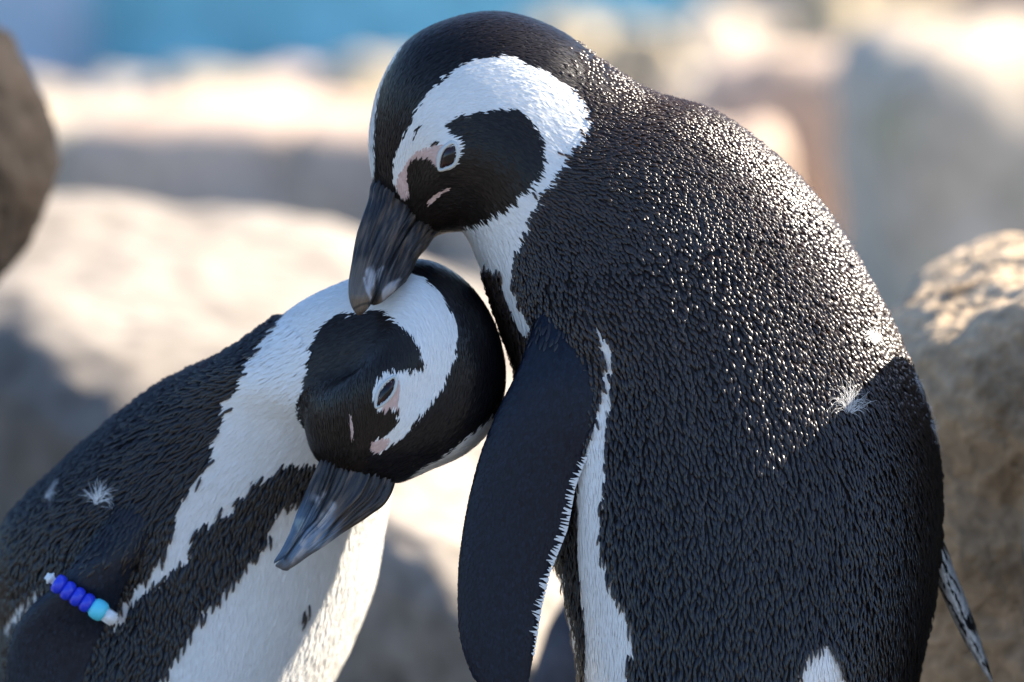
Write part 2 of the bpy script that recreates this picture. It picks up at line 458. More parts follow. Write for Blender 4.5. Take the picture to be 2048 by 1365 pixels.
        keep = np.array(keep)
        N = N[keep]; T = T[keep]
        N /= np.linalg.norm(N, axis=1, keepdims=True)
        T -= (T * N).sum(1, keepdims=True) * N
        T /= np.maximum(np.linalg.norm(T, axis=1, keepdims=True), 1e-9)
        return p[keep], N, -T, key[keep]

def vnoise(p, f, seed=0.0):
    o = Vector((seed, seed * 2, -seed))
    return np.array([mnoise.noise(Vector(q) * f + o) for q in p])

def feathers(name, p, N, T, L, W, cols, lift=0.14, arch=0.28, sink=0.1, jit=0.12, material=None, parent=None, simple=False, tipcol=None):
    """little overlapping feathers: p root, T direction, N skin normal"""
    n = len(p)
    L = L * (0.8 + 0.4 * rng.random(n)); W = W * (0.85 + 0.3 * rng.random(n))
    B = np.cross(N, T)
    a = rng.normal(0, jit, n)
    T = T * np.cos(a)[:, None] + B * np.sin(a)[:, None]; B = np.cross(N, T)
    roll = rng.normal(0, 0.07, n)
    N2 = N * np.cos(roll)[:, None] + B * np.sin(roll)[:, None]; B = np.cross(N2, T)
    lf = lift * (0.6 + 0.8 * rng.random(n))
    if simple:
        prof = [(0.0, 0.6, -sink, 0), (0.45, 1.0, 0.45, 0), (1.0, 0.12, 1.0, 0)]
        lat = [-0.5, 0.5]
    else:
        prof = [(0.0, 0.75, -sink, 0.2), (0.35, 1.0, 0.5, 1), (0.72, 0.9, 0.92, 1), (1.0, 0.3, 0.95, 0.3)]
        lat = [-0.5, 0.0, 0.5]
    R, Cc = len(prof), len(lat)
    V = np.zeros((n, R, Cc, 3))
    for r, (al, wd, up, ar) in enumerate(prof):
        for c, la in enumerate(lat):
            h = lf * L * up + (arch * W * ar if la == 0.0 and not simple else 0)
            V[:, r, c] = p + T * (L * (al - 0.25))[:, None] + B * (W * wd * la)[:, None] + N2 * h[:, None]
    q = np.arange(n)[:, None, None] * (R * Cc) + np.arange(R - 1)[None, :, None] * Cc + np.arange(Cc - 1)[None, None]
    F = np.stack([q, q + 1, q + Cc + 1, q + Cc], -1).reshape(-1, 4)
    me = mesh_np(name, V.reshape(-1, 3), F, 4)
    cv = np.repeat(cols[:, None], R * Cc, 1)
    set_col(me, cv.reshape(-1, 3))
    o = link(name, me, material, parent)
    o["kind"] = "stuff"
    return o

BLACK = np.array([0.0060, 0.0064, 0.0085]); BROWN = np.array([0.066, 0.036, 0.020]); WHITE = np.array([0.80, 0.79, 0.76])
PINK = np.array([0.62, 0.44, 0.385]); CHEEK = np.array([0.014, 0.010, 0.008])

def shade(ids, worn_bronze=0.06, var=0.18):
    pal = np.stack([BLACK, WHITE, PINK, CHEEK, BROWN])
    c = pal[ids]
    f = 1 + var * rng.normal(0, 1, len(ids)) * np.where((ids == 1) | (ids == 2), 0.12, 1.0)
    br = np.where((ids == 0) | (ids == 4), worn_bronze * (0.7 + 0.8 * rng.random(len(ids)) ** 2), 0)  # brown share: wear, plus painted sun bronze on back and nape
    c = c * (1 - br[:, None]) + BROWN * br[:, None]
    return np.clip(c * np.clip(f, 0.4, 1.8)[:, None], 0, 0.9)

def ray_surf(bvh, px, py):
    d = P(px, py, 0.0) - CAM; d /= np.linalg.norm(d)
    h = bvh.ray_cast(Vector(CAM), Vector(d))
    if h[0] is None:
        return P(px, py, 0.0), -FWD
    n = np.array(h[1]);
    if n @ d > 0: n = -n
    return np.array(h[0]), n

# ================================================================= upright penguin (right)
R_KEYS = [  # Ax,Ay,Bx,By,half depth,centre depth
    (1600, 1900, 1400, 1890, 90, 120), (1690, 1850, 1310, 1840, 220, 110), (1765, 1740, 1230, 1730, 310, 100), (1805, 1560, 1190, 1550, 345, 90),
    (1826, 1365, 1162, 1365, 360, 90), (1862, 1190, 1124, 1170, 365, 90), (1876, 1000, 1090, 1000, 360, 90), (1862, 870, 1060, 860, 350, 90),
    (1795, 685, 1032, 730, 330, 85), (1705, 510, 1000, 640, 305, 75), (1585, 350, 972, 560, 270, 60), (1420, 225, 950, 508, 240, 40),
    (1300, 186, 940, 485, 222, 25), (1205, 125, 931, 470, 208, 12), (1120, 62, 923, 463, 200, 2), (1000, 24, 908, 463, 190, -5),
    (900, 38, 893, 465, 178, -10), (815, 83, 881, 468, 158, -14), (760, 170, 873, 471, 132, -18), (739, 265, 867, 474, 104, -22), (744, 350, 862, 477, 76, -26), (752, 385, 850, 484, 58, -28)]
HEAD_R = 11.0

R_white_head = [(787, 371), (785, 346), (791, 317), (800, 290), (809, 271), (820, 251), (826, 232), (833, 215), (846, 195), (861, 181), (881, 166), (895, 146),
    (912, 137), (927, 125), (954, 120), (988, 115), (1010, 111), (1027, 114), (1047, 127), (1066, 132), (1088, 142), (1103, 151), (1127, 166), (1147, 181), (1161, 195),
    (1171, 215), (1176, 244), (1164, 269), (1159, 288), (1144, 298), (1127, 322), (1112, 346), (1095, 371), (1075, 395), (1061, 420), (1056, 432), (1053, 456), (1041, 481),
    (1029, 505), (1026, 539), (1023, 563), (1029, 589), (1041, 615), (1055, 642), (1064, 659), (1060, 683), (1038, 656), (1023, 627), (1012, 598), (1003, 571), (1001, 545),
    (976, 542), (965, 545), (930, 540), (890, 470), (922, 461), (949, 449), (983, 432), (1007, 417), (1027, 407), (1034, 395), (1051, 381), (1068, 366), (1078, 346), (1084, 317), (1082, 293),
    (1080, 273), (1071, 254), (1058, 237), (1046, 227), (1036, 221), (1019, 217), (997, 220), (973, 223), (949, 227), (931, 232), (917, 229), (912, 237), (897, 240),
    (888, 250), (892, 266), (907, 276), (918, 290), (920, 310), (905, 334), (885, 342), (873, 337), (866, 329), (858, 322), (848, 320), (831, 320), (820, 327), (814, 344), (813, 359),
    (817, 381), (818, 395), (813, 404), (802, 401), (797, 390), (790, 378)]
R_pink = [(812, 404), (802, 400), (794, 386), (792, 370), (798, 350), (807, 335), (819, 317), (834, 304), (852, 297), (875, 292), (893, 290), (886, 305), (879, 320), (881, 338), (872, 337),
    (858, 322), (831, 320), (820, 327), (814, 344), (813, 359), (819, 395)]
R_gape = [(852, 407), (866, 392), (885, 380), (898, 375), (897, 382), (880, 391), (866, 404), (856, 414)]
R_farstripe = [(806, 92), (786, 125), (769, 156), (758, 188), (752, 220), (750, 264), (748, 293), (749, 330), (750, 362), (720, 365), (690, 290), (690, 90)]
R_cheek = [(790, 405), (800, 330), (880, 240), (1050, 210), (1100, 300), (1060, 400), (930, 480), (830, 490)]
R_marks = [[(825, 277), (828, 264), (834, 257), (836, 264), (831, 277)], [(858, 293), (862, 288), (872, 286), (872, 289), (862, 294)]]
R_flank = [(1190, 655), (1196, 660), (1221, 699), (1221, 741), (1219, 776), (1216, 820), (1212, 864), (1210, 893), (1207, 1000), (1203, 1018), (1197, 1076), (1203, 1117), (1220, 1164), (1241, 1205), (1254, 1235),
    (1266, 1305), (1256, 1317), (1254, 1365), (1280, 1600), (1172, 1600), (1170, 1365), (1169, 1317), (1170, 1264), (1165, 1223), (1162, 1188), (1156, 1129), (1156, 1062), (1153, 965), (1156, 937), (1170, 890), (1200, 800), (1212, 720)]
R_belly = [(1060, 1110), (1115, 1117), (1130, 1160), (1136, 1200), (1149, 1250), (1158, 1308), (1165, 1365), (1170, 1600), (1180, 1900), (900, 1900), (900, 1110)]
R_rump = [(1600, 1365), (1606, 1330), (1620, 1308), (1632, 1294), (1650, 1294), (1668, 1306), (1682, 1328), (1692, 1365), (1700, 1420), (1590, 1420)]

def pat_right(q, key, N=None):
    ids = np.zeros(len(q), int)
    hd = key > HEAD_R - 2.2
    ids[in_poly(q, R_cheek) & (key > HEAD_R)] = 3
    ids[in_poly(q, R_white_head) & (key > 6.5)] = 1
    ids[in_poly(q, R_farstripe) & (key > HEAD_R)] = 1
    ids[in_poly(q, R_pink) & (key > HEAD_R)] = 2
    ids[in_poly(q, R_gape) & (key > HEAD_R)] = 2
    for m_ in R_marks: ids[in_poly(q, m_) & (key > HEAD_R)] = 0
    b = key < 9.5
    ids[in_poly(q, R_flank) & b] = 1
    ids[in_poly(q, R_belly) & b] = 1
    ids[in_poly(q, R_rump) & b] = 1
    return ids

def bumps(lst):
    def f(L):
        q = pix(L.G.reshape(-1, 3)); face = (L.N.reshape(-1, 3) @ FWD) < 0.1
        h = np.zeros(len(q))
        for x, y, rx, ry, a, amp in lst:
            c, s = math.cos(math.radians(a)), math.sin(math.radians(a))
            dx, dy = q[:, 0] - x, q[:, 1] - y
            u, v = (dx * c + dy * s) / rx, (-dx * s + dy * c) / ry
            h += amp * S * np.exp(-(u * u + v * v))
        return (h * face).reshape(L.G.shape[:2])
    return f

LR = Loft(R_KEYS, 300, 200, 2.15, bumps([(897, 312, 60, 45, 60, 10), (840, 330, 60, 30, -60, -8), (985, 330, 90, 90, 0, 12), (1180, 640, 120, 90, 60, 18), (1230, 780, 40, 200, -5, -14),
                                         (1420, 900, 30, 300, -5, -6), (1640, 1330, 60, 60, 0, 10)]), tilt=([0, 3, 10, 13, 15], [20, 55, 50, 15, 0]))
penguinR = empty("penguin", tuple(at_ground(1470, 0.02)), "upright penguin seen from behind with head bowed, bill tip resting on the other bird's head", "penguin")
base_q = pix(LR.G.reshape(-1, 3)); base_k = np.repeat(LR.key, LR.nth)
ids = pat_right(base_q, base_k)
me = LR.mesh("body", np.stack([BLACK, WHITE, PINK, CHEEK, BROWN])[ids])
bodyR = link("body", me, M_skin, penguinR)
bvhR = LR.bvh()

def face_ids(pat, p, T, key, along, across):
    """feather colours with ragged borders, but clean borders round bare pink skin"""
    i0 = pat(pix(p), key); i1 = pat(pix(jitter(p, T, along, across)), key)
    return np.where((i0 == 2) | (i1 == 2), i0, i1)
def jitter(p, T, along, across):
    n = len(p)
    return p + T * (rng.normal(0, along * S, n))[:, None] + np.cross(T, FWD[None]) * (rng.normal(0, across * S, n))[:, None]

# body feathers, getting finer up the neck
p, N, T, key = LR.sample(8.4 * S, 2.6, 9.6, maskfn=lambda p, N, k: (N @ FWD) < 0.5)
p2, N2_, T2, key2 = LR.sample(6.0 * S, 9.2, 13.8, maskfn=lambda p, N, k: (N @ FWD) < 0.5)
kp = rng.random(len(key)) < np.clip((9.6 - key) / 0.4, 0, 1); kp2 = rng.random(len(key2)) < np.clip((key2 - 9.2) / 0.4, 0, 1) * np.clip((13.8 - key2) / 2.0, 0, 1)
p, N, T, key = (np.concatenate([x[kp], y[kp2]]) for x, y in ((p, p2), (N, N2_), (T, T2), (key, key2)))
ids = pat_right(pix(jitter(p, T, 7, 2)), key)
dark = (ids == 0)
kk = np.clip((9 - key) / 5, 0, 1); nk = np.clip((key - 8.5) / 4.5, 0, 1)
feathers("body_feathers", p[dark], N[dark], T[dark], (20 + 12 * kk - 6 * nk)[dark] * S, (7.4 - 1.8 * kk - 3.2 * nk)[dark] * S, shade(ids[dark], (0.05 + 0.30 * np.clip((key - 5.0) / 3.5, 0, 1))[dark]), lift=(0.33 - 0.06 * kk)[dark], jit=0.15, arch=0.42, material=M_feather, parent=penguinR)  # browner upper back: feather wear plus sunlit bronze put into the colour
# the white bands carry finer plumage
p, N, T, key = LR.sample(6.0 * S, 2.0, 11.8, mult=4, maskfn=lambda p, N, k: pat_right(pix(p), k) == 1)
ids = pat_right(pix(jitter(p, T, 7, 2)), key)
k = ids == 1
feathers("white_band_feathers", p[k], N[k], T[k], 26 * S, 6 * S, shade(ids[k]), lift=0.10, material=M_down, parent=penguinR, simple=True)
# head plumage: short and fine
p, N, T, key = LR.sample(4.0 * S, 10.2, 20.6, mult=4, maskfn=lambda p, N, k: (N @ FWD) < 0.5)
k = rng.random(len(key)) < np.clip((key - 10.2) / 1.2, 0.15, 1); p, N, T, key = p[k], N[k], T[k], key[k]
ids = face_ids(pat_right, p, T, key, 4.0, 1.5)
nap = np.clip((13.5 - key) / 2.5, 0, 1)
feathers("head_feathers", p, N, T, (15 + 5 * nap) * np.where(ids == 2, 0.5, 1) * S, (3.6 + 1.5 * nap) * S, shade(ids, 0.1 + 0.25 * nap), lift=0.13, material=M_down, parent=penguinR, simple=True)  # nape browned too, for wear and for sun bronze in the colour

# ---------------------------------------------------------------- bill
def dshift(amount, keys):
    """swing the bill tip towards the camera by 'amount' pixels, base unchanged"""
    n = len(keys) - 1
    return [(*k[:5], k[5] + amount * min(1, i / (n * 0.7))) for i, k in enumerate(keys)]
def bill_part(name, keys, parent, colfn, expo=2.5, groove=3.8, seed=1):
    keys = np.asarray(keys, float)
    def disp(L):
        t = np.linspace(0, 1, L.ns)[:, None]; th = L.th[None]
        g = np.zeros((L.ns, L.nth))
        r2 = np.random.default_rng(seed)
        for k in range(26):
            f = r2.integers(8, 40); ph = r2.random() * 6.28; dr = r2.normal(0, 2.5); tc = r2.random() * 0.9; wd = 0.2 + 0.25 * r2.random()
            g += np.sin(f * th + ph + dr * t) * np.exp(-((t - tc) / wd) ** 2)
        g *= groove * S * 0.45 * np.clip((0.80 - t) / 0.35, 0.08, 1)
        return g
    L = Loft(keys, 140, 128, expo, disp)
    q = pix(L.G.reshape(-1, 3))
    me = L.mesh(name, colfn(q, np.repeat(np.linspace(0, 1, L.ns), L.nth)))
    return link(name, me, M_bill, parent), L

HORN = np.array([0.018, 0.015, 0.014]); HORNB = np.array([0.115, 0.078, 0.052]); PALE = np.array([0.40, 0.375, 0.365]); TIPC = np.array([0.16, 0.12, 0.085]); SLATE = np.array([0.14, 0.20, 0.27])
def soft(q, poly, r=5):
    """soft-edged polygon mask by jittered tests"""
    m = np.zeros(len(q))
    for k in range(12):
        a = k * 2.4; rr = r * math.sqrt((k + 0.5) / 12)
        m += in_poly(q + np.array([math.cos(a) * rr, math.sin(a) * rr]), poly)
    nz = np.array([mnoise.fractal(Vector((x * 0.06, y * 0.03, 3.3)), 1.0, 2.0, 3) for x, y in q]) if r < 7 else 0
    return (np.clip(m / 12 * (0.85 + nz * 1.3), 0, 1))[:, None]
def near_line(q, line, w_):
    """1 on a polyline, fading to 0 at w_ pixels"""
    line = np.asarray(line, float); best = np.full(len(q), 1e9)
    for a_, b_ in zip(line[:-1], line[1:]):
        ab = b_ - a_; t = np.clip(((q - a_) @ ab) / (ab @ ab), 0, 1)
        best = np.minimum(best, np.linalg.norm(q - a_ - t[:, None] * ab, axis=1))
    return np.clip(1.4 - best / w_ * 1.4, 0, 1)[:, None]
def mixc(c, col_, m): return c * (1 - m) + col_ * m
def streak(q, ang, sx, sy, seed):
    a = math.radians(ang); u = q[:, 0] * math.cos(a) + q[:, 1] * math.sin(a); v = -q[:, 0] * math.sin(a) + q[:, 1] * math.cos(a)
    return np.array([mnoise.noise(Vector((x * sx, y * sy, seed))) for x, y in zip(u, v)])

def col_R(q, t):
    n = streak(q, 108, 0.016, 0.17, 1.0) + 0.5 * streak(q, 112, 0.03, 0.35, 5.0)
    c = mixc(np.repeat(HORN[None], len(q), 0), HORNB, np.clip(n * 1.6 + 0.25, 0, 1)[:, None])
    c = mixc(c, TIPC, soft(q, [(712, 520), (735, 520), (738, 600), (750, 620), (700, 640), (680, 580)], 12) * 0.8)
    c = mixc(c, PALE, soft(q, [(731, 540), (746, 528), (752, 548), (748, 580), (741, 602), (733, 580)], 2.5) * 0.85)
    c = mixc(c, PALE * 0.8, soft(q, [(756, 540), (770, 530), (764, 560), (752, 588)], 2) * 0.8)
    c = mixc(c, PALE * 0.9, near_line(q, [(728, 556), (734, 582), (742, 596), (741, 606)], 3) * 0.9)
    c = mixc(c, PALE, soft(q, [(765, 582), (780, 566), (803, 556), (790, 580), (765, 604)], 3) * 0.75)
    c = mixc(c, HORN * 0.4, near_line(q, [(865, 407), (836, 434), (812, 468), (789, 504), (768, 545), (754, 583), (739, 610)], 4.5))
    c = mixc(c, HORN * 0.6, near_line(q, [(706, 618), (722, 610), (738, 606)], 3.5) * 0.8)
    return c
upR, LUR = bill_part("upper_mandible", dshift(-70, [(800, 330, 852, 420, 60, -26), (748, 368, 846, 425, 66, -30), (742, 400, 838, 434, 62, -40), (728, 445, 816, 466, 54, -58), (715, 490, 795, 500, 46, -76), (705, 535, 775, 535, 38, -94),
    (698, 572, 762, 568, 31, -108), (698, 592, 752, 590, 27, -114), (702, 610, 742, 608, 20, -118), (709, 624, 732, 622, 12, -120), (714, 631, 724, 630, 4, -120)]), penguinR, col_R, seed=3)
loR, LLR = bill_part("lower_mandible", dshift(-70, [(830, 400, 880, 462, 52, -26), (816, 418, 866, 472, 58, -32), (804, 432, 850, 494, 55, -42), (786, 462, 832, 516, 47, -58), (770, 496, 820, 540, 40, -76), (754, 532, 808, 562, 33, -92),
    (746, 570, 795, 578, 26, -104), (750, 590, 775, 596, 18, -110), (744, 602, 758, 608, 10, -112), (741, 609, 747, 611, 3, -113)]), penguinR, col_R, seed=4)

# ---------------------------------------------------------------- eyes
def eye(parent, bvh, opening, outer, name="eye", dome=6.0, tint=(0.022, 0.005, 0.004)):
    """almond eye: glossy dome inside 'opening', pale ring between 'opening' and 'outer' (photograph pixels)"""
    def resample(poly, n):
        poly = np.asarray(poly, float); m = len(poly)
        t = np.linspace(0, m, n, endpoint=False); i = t.astype(int); f = (t - i)[:, None]
        p0, p1, p2, p3 = poly[(i - 1) % m], poly[i % m], poly[(i + 1) % m], poly[(i + 2) % m]
        return 0.5 * (2 * p1 + (p2 - p0) * f + (2 * p0 - 5 * p1 + 4 * p2 - p3) * f**2 + (3 * p1 - p0 - 3 * p2 + p3) * f**3)
    n = 48
    a = resample(opening, n); b = resample(outer, n)
    b = a + (b - a) * 0.8
    c = a.mean(0)
    ps, nn = ray_surf(bvh, *c)
    def surf(q, h):
        out = []
        for x, y in q:
            p, _ = ray_surf(bvh, x, y); out.append(p + nn * h * S)
        return np.array(out)
    def grid_mesh(name, rings, close_centre, cols):
        V = np.concatenate(rings); F = []
        for r in range(len(rings) - 1):
            for j in range(n):
                F.append((r * n + j, r * n + (j + 1) % n, (r + 1) * n + (j + 1) % n, (r + 1) * n + j))
        me = bpy.data.meshes.new(name)
        V = V.tolist()
        if close_centre is not None:
            V.append(close_centre.tolist()); k = len(V) - 1; r = len(rings) - 1
            F += [(r * n + j, r * n + (j + 1) % n, k) for j in range(n)]
            cols = np.concatenate([cols, cols[-1:]])
        me.from_pydata(V, [], F); set_col(me, cols)
        bm = bmesh.new(); bm.from_mesh(me); bmesh.ops.recalc_face_normals(bm, faces=bm.faces); bm.to_mesh(me); bm.free()
        return me
    rings = []; cols = []
    for f, h in [(1.12, -4), (0.96, 1.5), (0.8, 3.5), (0.55, 5.2), (0.28, 6)]:
        q = c + (a - c) * f
        rings.append(surf(q, h * dome / 6))
        d_ = np.linalg.norm(q - c, axis=1)
        iris = np.clip((d_ - 9) / 5, 0, 1)[:, None]
        cols.append(np.array([0.004, 0.003, 0.004]) * (1 - iris) + np.array(tint) * iris)
    ctr = surf(c[None], 6.2 * dome / 6)[0]
    e = link(name, grid_mesh(name, rings, ctr, np.concatenate(cols)), M_eye, parent)
    rings = []
    for f, h in [(-0.05, -3), (0.02, 3), (0.2, 5.5), (0.5, 6), (0.8, 4), (1.0, 0.5), (1.08, -4)]:
        rings.append(surf(a + (b - a) * f, h))
    rm = grid_mesh("eye_ring", rings, None, np.repeat(np.array([[0.50, 0.51, 0.48]]), n * len(rings), 0))
    link("eye_ring", rm, M_ring, e)
    return e
M_ring = attr_mat("eye_ring_skin", 0.5, 0.4)
eye(penguinR, bvhR, [(881, 337), (883, 316), (891, 299), (906, 289), (912, 299), (912, 315), (906, 327), (893, 334)],
    [(875, 343), (871, 316), (881, 294), (904, 278), (920, 292), (921, 316), (911, 336), (892, 344)])

# ---------------------------------------------------------------- flippers
NAVY = np.array([0.006, 0.009, 0.019])
M_flip = attr_mat("flipper_skin", 0.5, 0.22)
M_scale = attr_mat("flipper_scale", 0.4, 0.22)
def depth_keys(bvh, keys, offs):
    out = []; last = 0
    for (ax_, ay, bx, by, hd, _), of in zip(keys, offs):
        mx, my = (ax_ + bx) / 2, (ay + by) / 2
        d_ = P(mx, my, 0.0) - CAM; d_ /= np.linalg.norm(d_)
        h = bvh.ray_cast(Vector(CAM), Vector(d_))
        if h[0] is not None: last = ((np.array(h[0]) - CAM) @ FWD - D) / S
        out.append((ax_, ay, bx, by, hd, last + of))
    return out
def flipper(name, keys, parent, colfn, spacing=6.0, L=11, W=7, expo=2.0, scale_name="flipper_feathers", lift=0.07, shoulder=0):
    Lf = Loft(keys, 140, 72, expo)
    q = pix(Lf.G.reshape(-1, 3))
    o = link(name, Lf.mesh(name, colfn(q)), M_flip, parent)
    p, N, T, key = Lf.sample(spacing * S, 0, len(keys) - 1.05)
    c = colfn(pix(jitter(p, T, 3, 1))) * np.clip(1 + 0.2 * rng.normal(0, 1, len(p)), 0.5, 1.6)[:, None]
    feathers(scale_name, p, N, T, L * S, W * S, c, lift=lift, arch=0.12, jit=0.08, material=M_scale, parent=o, simple=True)
    if shoulder:
        nk = len(keys) - 1
        p, N, T, key = Lf.sample(8.5 * S, nk - shoulder, nk - 0.02)
        k = rng.random(len(p)) < np.clip((key - (nk - shoulder)) / shoulder * 1.8, 0, 1)
        feathers("shoulder_feathers", p[k], N[k], T[k], 22 * S, 6.5 * S, shade(np.zeros(k.sum(), int)), lift=0.12, jit=0.15, material=M_feather, parent=o)
    return o, Lf

RF = [(1150, 520, 1230, 600, 30, -75), (1092, 585, 1208, 660, 42, -118), (1062, 665, 1220, 705, 40, -150), (1036, 740, 1223, 770, 34, -165), (1002, 808, 1215, 845, 30, -165), (972, 878, 1182, 897, 27, -160), (946, 962, 1150, 975, 25, -150),
      (928, 1050, 1135, 1045, 23, -140), (917, 1140, 1100, 1140, 21, -130), (916, 1220, 1083, 1210, 19, -122), (924, 1295, 1068, 1300, 16, -115), (952, 1365, 1057, 1365, 13, -108), (990, 1412, 1050, 1412, 9, -102), (1015, 1436, 1040, 1434, 4, -100)]
RF = [(*k[:5], k[5] - 28) for k in RF][::-1]
flipR, LFR = flipper("flipper", RF, penguinR, lambda q: np.repeat(NAVY[None], len(q), 0), shoulder=2.4)
# flipper lofts run tip -> shoulder so that the feathers point to the tip

bvhFR = LFR.bvh()
def edge_teeth(name, path, n, length, width, ang, bvh, parent, c):
    """white feather tips along a trailing edge"""
    path = np.asarray(path, float)
    s_ = np.concatenate([[0], np.cumsum(np.linalg.norm(np.diff(path, axis=0), axis=1))])
    V = []; F = []; C = []
    for k in range(n):
        u = (k + 0.5 + random.uniform(-.3, .3)) / n * s_[-1]
        x = np.interp(u, s_, path[:, 0]); y = np.interp(u, s_, path[:, 1])
        l = length * random.choice((0.25, 0.5, 0.8, 1.0, 1.2)) * random.uniform(0.8, 1.2) * (0.35 + 0.65 * math.sin(math.pi * min(1, max(0.0, u / s_[-1])) ** 0.8)); wd = width * random.uniform(0.7, 1.2)
        a = math.radians(ang + random.uniform(-16, 16))
        dx, dy = math.cos(a), math.sin(a)       # direction from edge into the flipper
        base = [(x - dx * 3 + dy * wd * .5, y - dy * 3 - dx * wd * .5), (x - dx * 3 - dy * wd * .5, y - dy * 3 + dx * wd * .5),
                (x + dx * l * .55 - dy * wd * .16, y + dy * l * .55 + dx * wd * .16), (x + dx * l, y + dy * l), (x + dx * l * .55 + dy * wd * .16, y + dy * l * .55 - dx * wd * .16)]
        ref, nn = ray_surf(bvh, x + dx * 9, y + dy * 9)
        dref = (ref - CAM) @ FWD - D
        i0 = len(V)
        for (bx, by) in base: V.append(P(bx, by, dref - 3.0 * S))
        for (bx, by) in base: V.append(P(bx, by, dref - 0.5 * S))
        F += [[i0 + j for j in range(5)], [i0 + 5 + j for j in range(5)][::-1]] + [[i0 + (j + 1) % 5, i0 + j, i0 + 5 + j, i0 + 5 + (j + 1) % 5] for j in range(5)]
    me = bpy.data.meshes.new(name); me.from_pydata([v.tolist() for v in V], [], F)
    set_col(me, np.repeat(np.asarray(c)[None], len(V), 0))
    o = link(name, me, M_down, parent, smooth=False); o["kind"] = "stuff"
    return o
edge_teeth("edge_feathers", [(1183, 895), (1165, 930), (1148, 975), (1138, 1030), (1132, 1060), (1112, 1110), (1098, 1145), (1090, 1180), (1081, 1215), (1074, 1260), (1066, 1310)], 60, 23, 7.6, 200, bvhFR, flipR, WHITE * 0.9)

def col_far(q):
    n = streak(q, 66, 0.02, 0.16, 4.0)
    return mixc(np.repeat((WHITE * 0.85)[None], len(q), 0), BLACK, (np.clip(n * 7 - 0.5, 0, 1))[:, None])
FF = [(1800, 900, 1760, 960, 60, 160), (1850, 1010, 1820, 1080, 60, 170), (1886, 1080, 1862, 1130, 56, 175), (1912, 1150, 1884, 1190, 50, 180), (1938, 1215, 1912, 1250, 42, 185), (1962, 1285, 1942, 1305, 32, 190), (1978, 1335, 1968, 1345, 18, 193), (1984, 1358, 1980, 1362, 6, 195)][::-1]
flipper("flipper", FF, penguinR, col_far, spacing=5, L=14, W=5)

# legs
def leg(parent, px, d, top_z, yaw, c=(0.03, 0.028, 0.03)):
    g0 = at_ground(px, d)
    bm = bmesh.new()
    r = bmesh.ops.create_cone(bm, cap_ends=True, segments=16, radius1=0.010, radius2=0.022, depth=top_z - 0.008)
    for v in bm.verts: v.co.z += (top_z - 0.008) / 2 + 0.008
    me = bpy.data.meshes.new("leg"); bm.to_mesh(me); bm.free()
    o = link("leg", me, M_foot, parent)
    o.matrix_parent_inverse = Matrix(); o.location = Vector(g0) - parent.location
    bm = bmesh.new()
    for a in (-0.45, 0, 0.45):
        prev = None
        for k, (l, w_, h) in enumerate([(-0.012, .008, .008), (0.01, .010, .012), (0.03, .008, .010), (0.05, .006, .008), (0.062, .002, .002)]):
            ring = []
            for q in range(8):
                t = q / 8 * 2 * math.pi
                y = l; x = math.cos(t) * w_; z = (math.sin(t) + 1) * h * 0.75
                X = x * math.cos(a) + y * math.sin(a); Y = -x * math.sin(a) + y * math.cos(a)
                ring.append(bm.verts.new((X, Y, z)))
            if prev:
                for q in range(8): bm.faces.new((prev[q], prev[(q + 1) % 8], ring[(q + 1) % 8], ring[q]))
            else: bm.faces.new(ring[::-1])
            prev = ring
        bm.faces.new(prev)
    # web
    for a0, a1 in ((-0.45, 0), (0, 0.45)):
        vs_ = []
        for z in (0.002, 0.006):
            vs_.append([bm.verts.new((0, 0, z)), bm.verts.new((math.sin(a0) * .05, math.cos(a0) * .05, z)), bm.verts.new((math.sin((a0 + a1) / 2) * .042, math.cos((a0 + a1) / 2) * .042, z)), bm.verts.new((math.sin(a1) * .05, math.cos(a1) * .05, z))])
        bm.faces.new(vs_[1]); bm.faces.new(vs_[0][::-1])
        for j in range(4): bm.faces.new((vs_[0][j], vs_[0][(j + 1) % 4], vs_[1][(j + 1) % 4], vs_[1][j]))
    bmesh.ops.recalc_face_normals(bm, faces=bm.faces)
    me = bpy.data.meshes.new("foot"); bm.to_mesh(me); bm.free()
    f = link("foot", me, M_foot, o)
    f.matrix_parent_inverse = Matrix(); f.rotation_euler = (0, 0, yaw)
M_foot = plain("foot_skin", (0.03, 0.028, 0.03), 0.6)
leg(penguinR, 1350, 0.045, 0.07, 0.9); leg(penguinR, 1600, 0.005, 0.07, 1.1)

# ================================================================= beaded penguin (left)
L_KEYS = [
    (240, 1900, 430, 1900, 90, 480), (130, 1850, 520, 1850, 220, 480), (60, 1720, 590, 1720, 300, 480), (30, 1560, 625, 1560, 330, 480), (20, 1400, 650, 1405, 340, 475), (10, 1240, 705, 1285, 345, 465),
    (-4, 1120, 748, 1170, 340, 445), (22, 1040, 768, 1060, 325, 415), (110, 948, 780, 985, 300, 370), (225, 846, 786, 940, 268, 318), (335, 766, 788, 915, 238, 256), (440, 716, 786, 900, 214, 172),
    (530, 657, 780, 890, 198, 122), (610, 600, 770, 875, 186, 82), (690, 563, 758, 855, 178, 50), (770, 535, 740, 830, 174, 20), (850, 521, 715, 805, 172, -2), (930, 563, 672, 785, 174, -20),
    (988, 645, 632, 790, 178, -32), (1011, 760, 612, 812, 176, -40), (990, 845, 611, 850, 164, -50), (935, 905, 618, 885, 140, -60), (860, 940, 630, 912, 110, -70), (800, 965, 645, 930, 78, -78), (778, 968, 655, 940, 58, -82)]
HEAD_L = 14.6
L_white_head = [(739, 910), (759, 909), (778, 895), (801, 884), (817, 865), (834, 848), (851, 827), (870, 806), (885, 782), (896, 758), (901, 743), (912, 724), (912, 708), (918, 679), (914, 653),
    (904, 627), (891, 600), (875, 582), (856, 561), (835, 550), (820, 545), (804, 549), (760, 545), (700, 562), (650, 560), (560, 640), (560, 960), (640, 950), (700, 920)]
